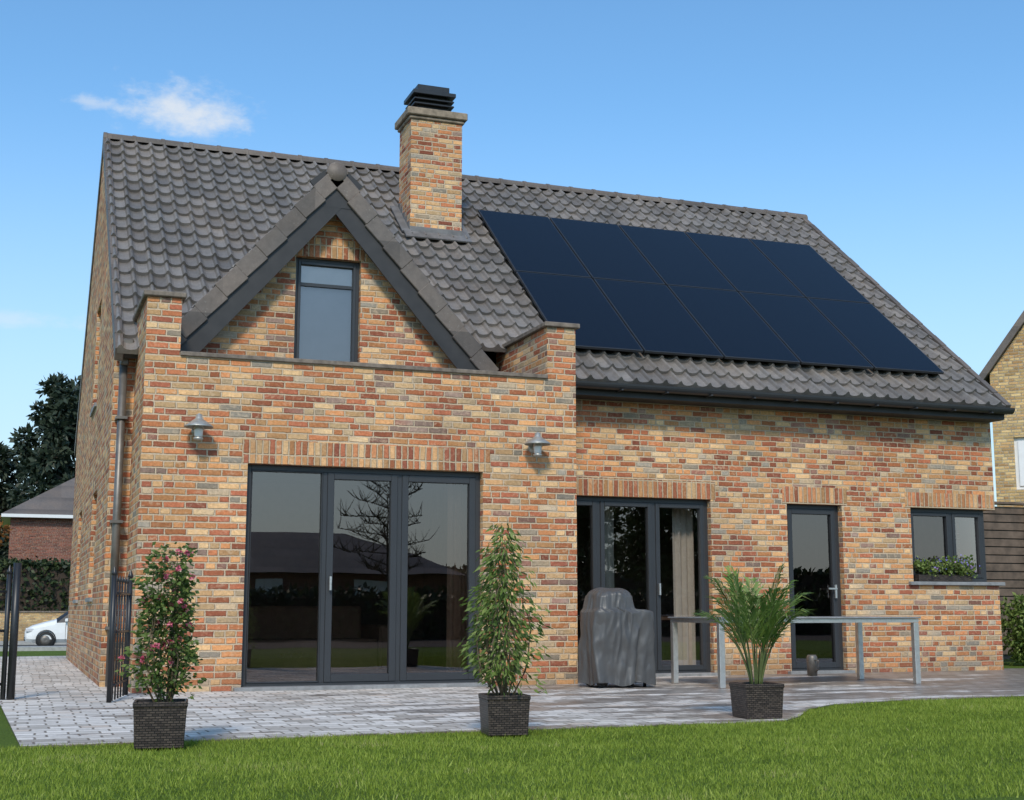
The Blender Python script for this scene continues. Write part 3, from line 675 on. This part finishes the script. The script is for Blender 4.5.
# barbecue under a loose tarp: domed hood on the left, side shelf on the right
bbq=empty('covered_barbecue',(5.95,13.0,0)); V=[];Fc=[]; seg=220; rows=80
cxb,cyb=5.96,13.0
def sup(c,s_,hx,hy,p): return (abs(c/hx)**p+abs(s_/hy)**p)**(-1/p)
for j in range(rows+1):
    t=j/rows
    if t<.62: z=.05+.73*(t/.62); hx,hy,ox,p=.34,.26,0,6
    elif t<.74: s=(t-.62)/.12; z=.78+.035*s; hx=.34-.115*s; hy=.26-.02*s; ox=-.085*s; p=6
    elif t<.88: s=(t-.74)/.14; z=.815+.13*s; hx=.225-.02*s; hy=.24-.02*s; ox=-.085; p=5
    else: s=min(1,(t-.88)/.12); q=max(0,math.cos(s*math.pi/2)); z=.945+.085*math.sin(s*math.pi/2); hx=.205*q+.001; hy=.22*q+.001; ox=-.085; p=3.5
    for i in range(seg):
        a=2*math.pi*i/seg; c,s_=math.cos(a),math.sin(a)
        r=sup(c,s_,hx,hy,p); low=max(0,1-z/.82)
        ph=3.0*mn.noise(Vector((c*1.3,s_*1.3,z*.9)))
        amp=.003+.026*low**1.2
        fold=amp*(math.sin(a*7+ph)+.6*math.sin(a*13+2*ph+1.3)+.3*math.sin(a*23+3*ph))
        q2=mn.noise(Vector((c*3.5-z*1.5,s_*3.5,z*3.0+3)))
        fold+=.035*(.22-abs(q2))*(.4+.6*math.exp(-((z-.55)/.22)**2))
        fold+=.010*mn.noise(Vector((c*7,s_*7,z*7)))
        r=r+fold*min(1,hx/.15); zz=z
        if j==0: zz+=.02*math.sin(a*5+1)
        if t>.62: zz+=.020*mn.noise(Vector(((cxb+ox+c*r)*6,s_*r*6,3)))
        V.append((cxb+ox+c*r,cyb+s_*r,zz))
for j in range(rows):
    for i in range(seg): a=j*seg+i;b=j*seg+(i+1)%seg; Fc.append((a,b,b+seg,a+seg))
Fc.append(tuple(range(rows*seg,rows*seg+seg)))
mk('cover',V,Fc,M['cover'],bbq,smooth=True)
tubes('cart_legs',[([(x,y,.014),(x,y,.5)],.018) for x in(5.72,6.20) for y in(12.84,13.14)],M['black'],bbq)
for y in(12.82,13.12): lathe('wheel',[(0,0),(.06,0),(.065,.01),(.065,.03),(0,.04)],(5.72,y,.08),M['tyre'],bbq,20,axis='y')
can=empty('watering_can',(9.2,14.2,0)); lathe('can_body',[(0,.0),(.06,.0),(.065,.22),(.05,.25),(.0,.25)],(9.15,14.3,.013),M['zinc'],can); tube('can_handle',[(9.15,14.24,.2),(9.15,14.16,.2),(9.15,14.15,.1),(9.15,14.23,.06)],.008,M['zinc'],can)

# ---------------------------------------------------------------- gate & fence on left
def picket(name,p0,p1,h,n,post=True):
    e=empty(name,p0); p0=Vector(p0);p1=Vector(p1); d=(p1-p0); it=[]
    for i in range(n+1):
        p=p0+d*(i/n); big=post and i in(0,n)
        it.append(([(p.x,p.y,.015),(p.x,p.y,h*(1.0 if big else .95))],.022 if big else .008))
        lathe('finial_%d'%i,[(0,0),(.028 if big else .016,.012),(.022 if big else .012,.035),(0,.09 if big else .07)],(p.x,p.y,h*(1.0 if big else .95)-.005),M['black'],e,8)
    for z in(.15,.55*h,.86*h): it.append(([(p0.x,p0.y,z),(p1.x,p1.y,z)],.012))
    tubes('bars',it,M['black'],e,8)
picket('garden_gate',(.84,12.3,0),(1.06,13.35,0),1.10,6)
picket('garden_fence',(-.02,13.0,0),(-2.6,13.0,0),1.12,20)
tube('fence_post',[(.045,13.0,.0),(.045,13.0,1.22)],.035,M['black'],None,12)

# ---------------------------------------------------------------- trees & hedges
def blob_leaves(C,R,n,L,W):
    idx=rng.integers(0,len(C),n); d=rng.normal(size=(n,3)); d/=np.linalg.norm(d,axis=1)[:,None]
    P=C[idx]+d*(R[idx]*(.45+.55*rng.random(n)**.5))[:,None]
    return leaves(P,L,W,d,.2),idx
def tree(name,x,y,z,h,crown,n,mt,L=.35,shape='round',bare=0,t0=.28,tk=.028):
    e=empty(name,(x,y,z)); tr=h*tk; it=[]
    it.append(([(x,y,z-.1),(x+.1,y,z+h*.3),(x-.05,y+.1,z+h*.6),(x,y,z+h*.92)],[tr,tr*.75,tr*.45,tr*.12]))
    C=[];R=[]
    nl=26
    for i in range(nl):
        t=t0+(.96-t0)*i/nl; a=i*2.4+random.uniform(-.4,.4)
        if shape=='conifer': rr=crown*(1.08-t)**.6*random.uniform(.45,1.25); up=random.uniform(-.02,.08)*h
        else: rr=crown*max(0,math.sin(min(1,max(.12,(t-.12)/.88))*math.pi))**.5*random.uniform(.55,1.05); up=h*random.uniform(.03,.14)
        b=(x,y,z+h*t); q=(x+math.cos(a)*rr*.5,y+math.sin(a)*rr*.5,z+h*t+up*.6); tp=(x+math.cos(a)*rr,y+math.sin(a)*rr,z+h*t+up)
        it.append(([b,q,tp],[tr*.35,tr*.2,.02]))
        for f in(.45,.75,1.0):
            for s in range(2):
                C.append((b[0]+(tp[0]-b[0])*f+random.uniform(-1,1)*crown*.14,b[1]+(tp[1]-b[1])*f+random.uniform(-1,1)*crown*.14,b[2]+(tp[2]-b[2])*f+random.uniform(-.03,.05)*h))
                R.append(crown*random.uniform(.10,.22)*(1.1 if shape!='conifer' else .8))
        if bare:
            for s in range(18):
                f=random.uniform(.2,1); p=Vector(b).lerp(Vector(tp),f); dd=Vector((random.uniform(-1,1),random.uniform(-1,1),random.uniform(.1,1)))*crown*.26
                it.append(([p,p+dd*.5,p+dd+Vector((0,0,.1))],[.016,.011,.005]))
    tubes('branches',it,M['bark'],e,6)
    if n:
        C=np.array(C);R=np.array(R); V,idx=blob_leaves(C,R,n,L,L*.5); base=rng.random(len(C))
        fast('foliage',V,4,mt,e,np.clip(base[idx]*.6+rng.random(n)*.4,0,1))
    return e
tree('pine_tree',2.7,84,-.6,15.0,4.0,11000,M['conifer'],.45,'conifer')
tree('pine_tree',-1.2,90,-.6,11.0,3.0,7000,M['conifer'],.45,'conifer')
tree('autumn_tree',-1.6,63,-.6,5.4,1.3,3500,M['orangeleaf'],.25)
def hedge(name,x0,x1,y0,y1,z0,z1,n,mt,L=.14):
    e=empty(name,((x0+x1)/2,(y0+y1)/2,z0)); box('hedge_core',x0+.1,x1-.1,y0+.1,y1-.1,z0,z1-.1,M['soil'],e)
    P=np.stack([x0+(x1-x0)*rng.random(n),y0+(y1-y0)*rng.random(n),z0+(z1-z0)*rng.random(n)],1)
    k=rng.integers(0,3,n); P[k==0,1]=y0+.08*rng.normal(size=(k==0).sum()); P[k==1,2]=z1+.09*rng.normal(size=(k==1).sum()); P[k==2,1]=y1
    fast('hedge_leaves',leaves(P,L,L*.6),4,mt,e)
hedge('hedge',-14,9,61.2,62.2,-.6,2.7,22000,M['hedgeleaf'],.22)
wl=empty('garden_wall',(0,60.6,-.6)); box('brick_wall',-14,9,60.45,60.7,-.6,.70,M['yelbrick'],wl); box('wall_cap',-14,9,60.4,60.75,.702,.76,M['coping'],wl)
tree('shrub',13.85,16.0,0,.90,.42,4000,M['bushleaf'],.07,t0=.05)
nb=empty('neighbour_house',(5,70,-.6)); wall('walls','y',66,66.3,[-.2,14],lambda x:5.2,[(4,5.5,.6,2.4)],M['redbrick'],nb,z0=-.6)
wall('side_wall','x',-.2,.1,[66.3,74],lambda y:5.2,[],M['redbrick'],nb,z0=-.6)
mk('hipped_roof',[(-.6,65.6,5.15),(14.4,65.6,5.15),(14.4,74.4,5.15),(-.6,74.4,5.15),(3.9,70,8.0),(10.2,70,8.0)],[(0,1,5,4),(1,2,5),(2,3,4,5),(3,0,4)],M['vergetile'],nb)
box('eaves',-.6,14.4,65.58,74.4,5.0,5.148,M['white'],nb)
nr=empty('neighbour_house',(20.2,24,0))
gt=lambda x: 6.0+1.35*(4.6-abs(x-24.8))
wall('gable_wall','y',24,24.3,[20.2,24.8,29.4],gt,[(20.62,22.2,3.4,4.55)],M['yelbrick'],nr)
wall('left_wall','x',20.2,20.5,[24.3,32],lambda y:6.0,[],M['yelbrick'],nr)
for s in(-1,1):
    a=Vector((24.8+s*4.9,0,6.0-1.35*.3+.02)); b=Vector((24.8,0,6.0+1.35*4.6+.02))
    dvec=(b-a).normalized(); nv=Vector((s*dvec.z,0,abs(dvec.x))).normalized()
    boxes('roof_slope_%d'%(s+1),[bbox8(Vector((a.x,23.85,a.z)),dvec,Vector((0,1,0)),nv,0,(b-a).length,0,8.2,0,.14)],M['vergetile'],nr)
box('window_frame',20.62,22.2,24.08,24.14,3.4,4.55,M['white'],nr); box('roller_shutter',20.70,22.1,24.05,24.078,3.48,4.47,M['blind'],nr)
nr.rotation_euler=(0,0,math.radians(-46))
tf=empty('timber_fence',(17,17.2,0))
boxes('fence_slats',[(13.2,22.5,17.2,17.225,.12+i*.128,.12+i*.128+.112) for i in range(18)],M['fencewood'],tf,.003)
boxes('fence_backing',[(13.2,22.5,17.24,17.26,.05,2.40)],M['black'],tf)
boxes('fence_posts',[(x,x+.09,17.12,17.198,0,2.44) for x in np.arange(13.2,22.5,1.8)],M['fencewood'],tf,.004); box('fence_cap',13.15,22.55,17.13,17.29,2.442,2.48,M['fencewood'],tf,.004)
hedge('hedge',14,70,44,45,-.6,3,12000,M['hedgeleaf'],.3)

# ---------------------------------------------------------------- invented surroundings behind the photographer (unseen, reflected in glass)
bh=empty('bungalow',(8,-28,0)); box('bungalow_walls',3,17,-34,-26,0,2.3,M['redbrick'],bh)
mk('bungalow_roof',[(2.4,-25.4,2.25),(17.6,-25.4,2.25),(17.6,-34.6,2.25),(2.4,-34.6,2.25),(6.5,-30,4.1),(13.5,-30,4.1)],[(0,1,5,4),(1,2,5),(2,3,4,5),(3,0,4)],M['vergetile'],bh)
boxes('bungalow_windows',[(5,6.6,-25.99,-25.9,.9,2.0),(9,10,-25.99,-25.9,.05,2.0),(13,14.6,-25.99,-25.9,.9,2.0)],M['white'],bh)
tree('bare_tree',13.2,-22,0,5.6,2.1,0,None,bare=1,t0=.35,tk=.014)
tree('garden_tree',20,-19,0,5.5,2.2,7000,M['treeleaf'],.3)
tree('garden_tree',-8,-24,0,6,2.6,7000,M['treeleaf'],.3)
tree('garden_tree',30,-30,0,7,3.0,7000,M['treeleaf'],.35)
hedge('hedge',-25,45,-9,-8,0,1.2,26000,M['hedgeleaf'],.2)  # unseen hedge put in to cover the far lawn in the door reflections
hedge('hedge',-90,110,-60,-58,0,3.4,14000,M['hedgeleaf'],.6)
mk('added_soil_strip',[(-25,-8,.006),(45,-8,.006),(45,-1.2,.006),(-25,-1.2,.006)],[(0,1,2,3)],M['soil'])  # unseen dark soil added so the door glass reflects less bright lawn

def car(x,y,z,S_=1.0):
    e=empty('parked_car',(x,y,z)); HZ=1.07
    S=[(0,.32,.52,.56,.62,.55),(.06,.22,.60,.66,.74,.66),(.25,.2,.66,.76,.82,.72),(.7,.2,.74,.88,.84,.72),(1.0,.2,.80,.95,.85,.70),(1.07,.2,.86,.98,.85,.68),(1.75,.2,.9,1.42,.86,.58),(2.2,.2,.92,1.48,.86,.58),(3.0,.2,.94,1.47,.86,.58),(3.5,.2,.96,1.38,.85,.56),(3.85,.25,.96,1.02,.8,.62),(3.98,.34,.8,.85,.72,.6)]
    V=[];Fc=[];fm=[]
    for s,zl,zb,zt,hw,rw in S:
        sec=[(-hw*.88,zl),(-hw,zl+.12),(-hw,(zl+zb)/2),(-hw*.97,zb),(-rw,zt-.03),(-rw*.85,zt),(0,zt+.02),(rw*.85,zt),(rw,zt-.03),(hw*.97,zb),(hw,(zl+zb)/2),(hw,zl+.12),(hw*.88,zl)]
        V+=[(x+s,y+a,z+b*HZ) for a,b in sec]
    n=13
    for j in range(len(S)-1):
        for i in range(n):
            Fc.append((j*n+i,j*n+(i+1)%n,(j+1)*n+(i+1)%n,(j+1)*n+i))
            side=i in(3,8) and 5<=j<=9; shield=(i in(4,5,6,7) and j==5) or (i in(4,5,6,7) and j==9)
            fm.append(1 if side or shield else 0)
    Fc.append(tuple(range(n)));fm.append(0);Fc.append(tuple(range(len(V)-n,len(V))));fm.append(0)
    mk('body',V,Fc,None,e,mats=[M['white'],M['black']],fmat=fm)
    for sx in (.72,3.2):
        for sy in(-.86,.70):
            lathe('tyre',[(0.2,0),(.31,.0),(.31,.16),(.2,.16)],(x+sx,y+sy,z+.31),M['tyre'],e,24,axis='y')
            lathe('rim',[(0,.01),(.06,.0),(.19,.03),(.2,.05),(.2,.14),(0,.14)],(x+sx,y+sy-.004,z+.31),M['zinc'],e,16,axis='y')
            lathe('arch',[(0.31,0),(.35,.0),(.35,.02)],(x+sx,y+sy-.012 if sy<0 else y+sy+.15,z+.33),M['black'],e,24,axis='y')
    boxes('headlamps',[(x+.03,x+.32,y-.80,y-.56,z+.60,z+.73),(x+.03,x+.32,y+.56,y+.80,z+.60,z+.73)],M['redlight'],e,.02)
    boxes('bumper_grille',[(x-.02,x+.1,y-.45,y+.45,z+.28,z+.42)],M['black'],e,.01)
    boxes('mirror',[(x+1.35,x+1.47,y-1.0,y-.86,z+.96,z+1.08)],M['white'],e,.02)
    boxes('door_line',[(x+1.38,x+1.39,y-.862,y-.85,z+.3,z+.9),(x+2.6,x+2.61,y-.866,y-.85,z+.3,z+.9)],M['black'],e)
car(.55,53.0,-.586)

# ---------------------------------------------------------------- sky, sun, camera
AZ=math.radians(202); EL=math.radians(41)
w=bpy.data.worlds.new('World'); scn.world=w; w.use_nodes=True; t=NT(w.node_tree)
bg=[n for n in t.n if n.type=='BACKGROUND'][0]; bg.inputs[1].default_value=.125
sky=t.node('ShaderNodeTexSky',sky_type='NISHITA'); sky.sun_disc=False; sky.sun_elevation=EL; sky.sun_rotation=AZ; sky.altitude=50; sky.air_density=1.0; sky.dust_density=.8; sky.ozone_density=1.3
g=t.node('ShaderNodeTexCoord').outputs['Generated']; d=t.vm('NORMALIZE',g); o=t.sep(d)
def cmask(c,sx,sz,r0,r1,nd=.11):
    df=t.vm('MULTIPLY',t.vm('SUBTRACT',d,c),(sx,sx,sz)); nz,_=t.noise(t.vm('MULTIPLY',d,(1,1,1.8)),38,7,.62)
    q=t.m('ADD',t.vm('LENGTH',df),t.m('MULTIPLY',t.m('SUBTRACT',nz,.5),nd)); return t.sstep(q,r1,r0)
c1=cmask((.096,.930,.349),1,2.4,-.005,.055,.12); c2=cmask((.034,.938,.349),1,4.2,.0,.028,.09); c3=cmask((-.03,.98,.20),.6,6.0,.0,.05)
skc=t.mix(1.0,sky.outputs[0],(1.0,1.46,1.66),'MULTIPLY')
hz=t.m('MULTIPLY',t.sstep(o[2],.38,-.02),.80)
base=t.mix(hz,skc,(5.2,5.9,6.3))
cm=t.m('MAXIMUM',t.m('MULTIPLY',c1,.75),t.m('MAXIMUM',t.m('MULTIPLY',c2,.4),t.m('MULTIPLY',c3,.3)))
t.put(bg.inputs[0],t.mix(cm,base,(6.9,7.0,7.0)))
sun=bpy.data.lights.new('sun','SUN'); sun.energy=2.65; sun.angle=math.radians(9.0); sun.color=(1,.90,.77)
so_=bpy.data.objects.new('sun',sun); COL.objects.link(so_)
sd3=Vector((math.sin(AZ)*math.cos(EL),math.cos(AZ)*math.cos(EL),math.sin(EL))); so_.rotation_euler=sd3.to_track_quat('Z','Y').to_euler()
cam=bpy.data.cameras.new('camera'); co=bpy.data.objects.new('camera',cam); COL.objects.link(co); scn.camera=co
co.location=(0,0,.80); co.rotation_euler=(math.radians(90+8.878),0,math.radians(-20.251)); cam.sensor_width=36; cam.lens=1344.35/1024*36; cam.clip_end=3000
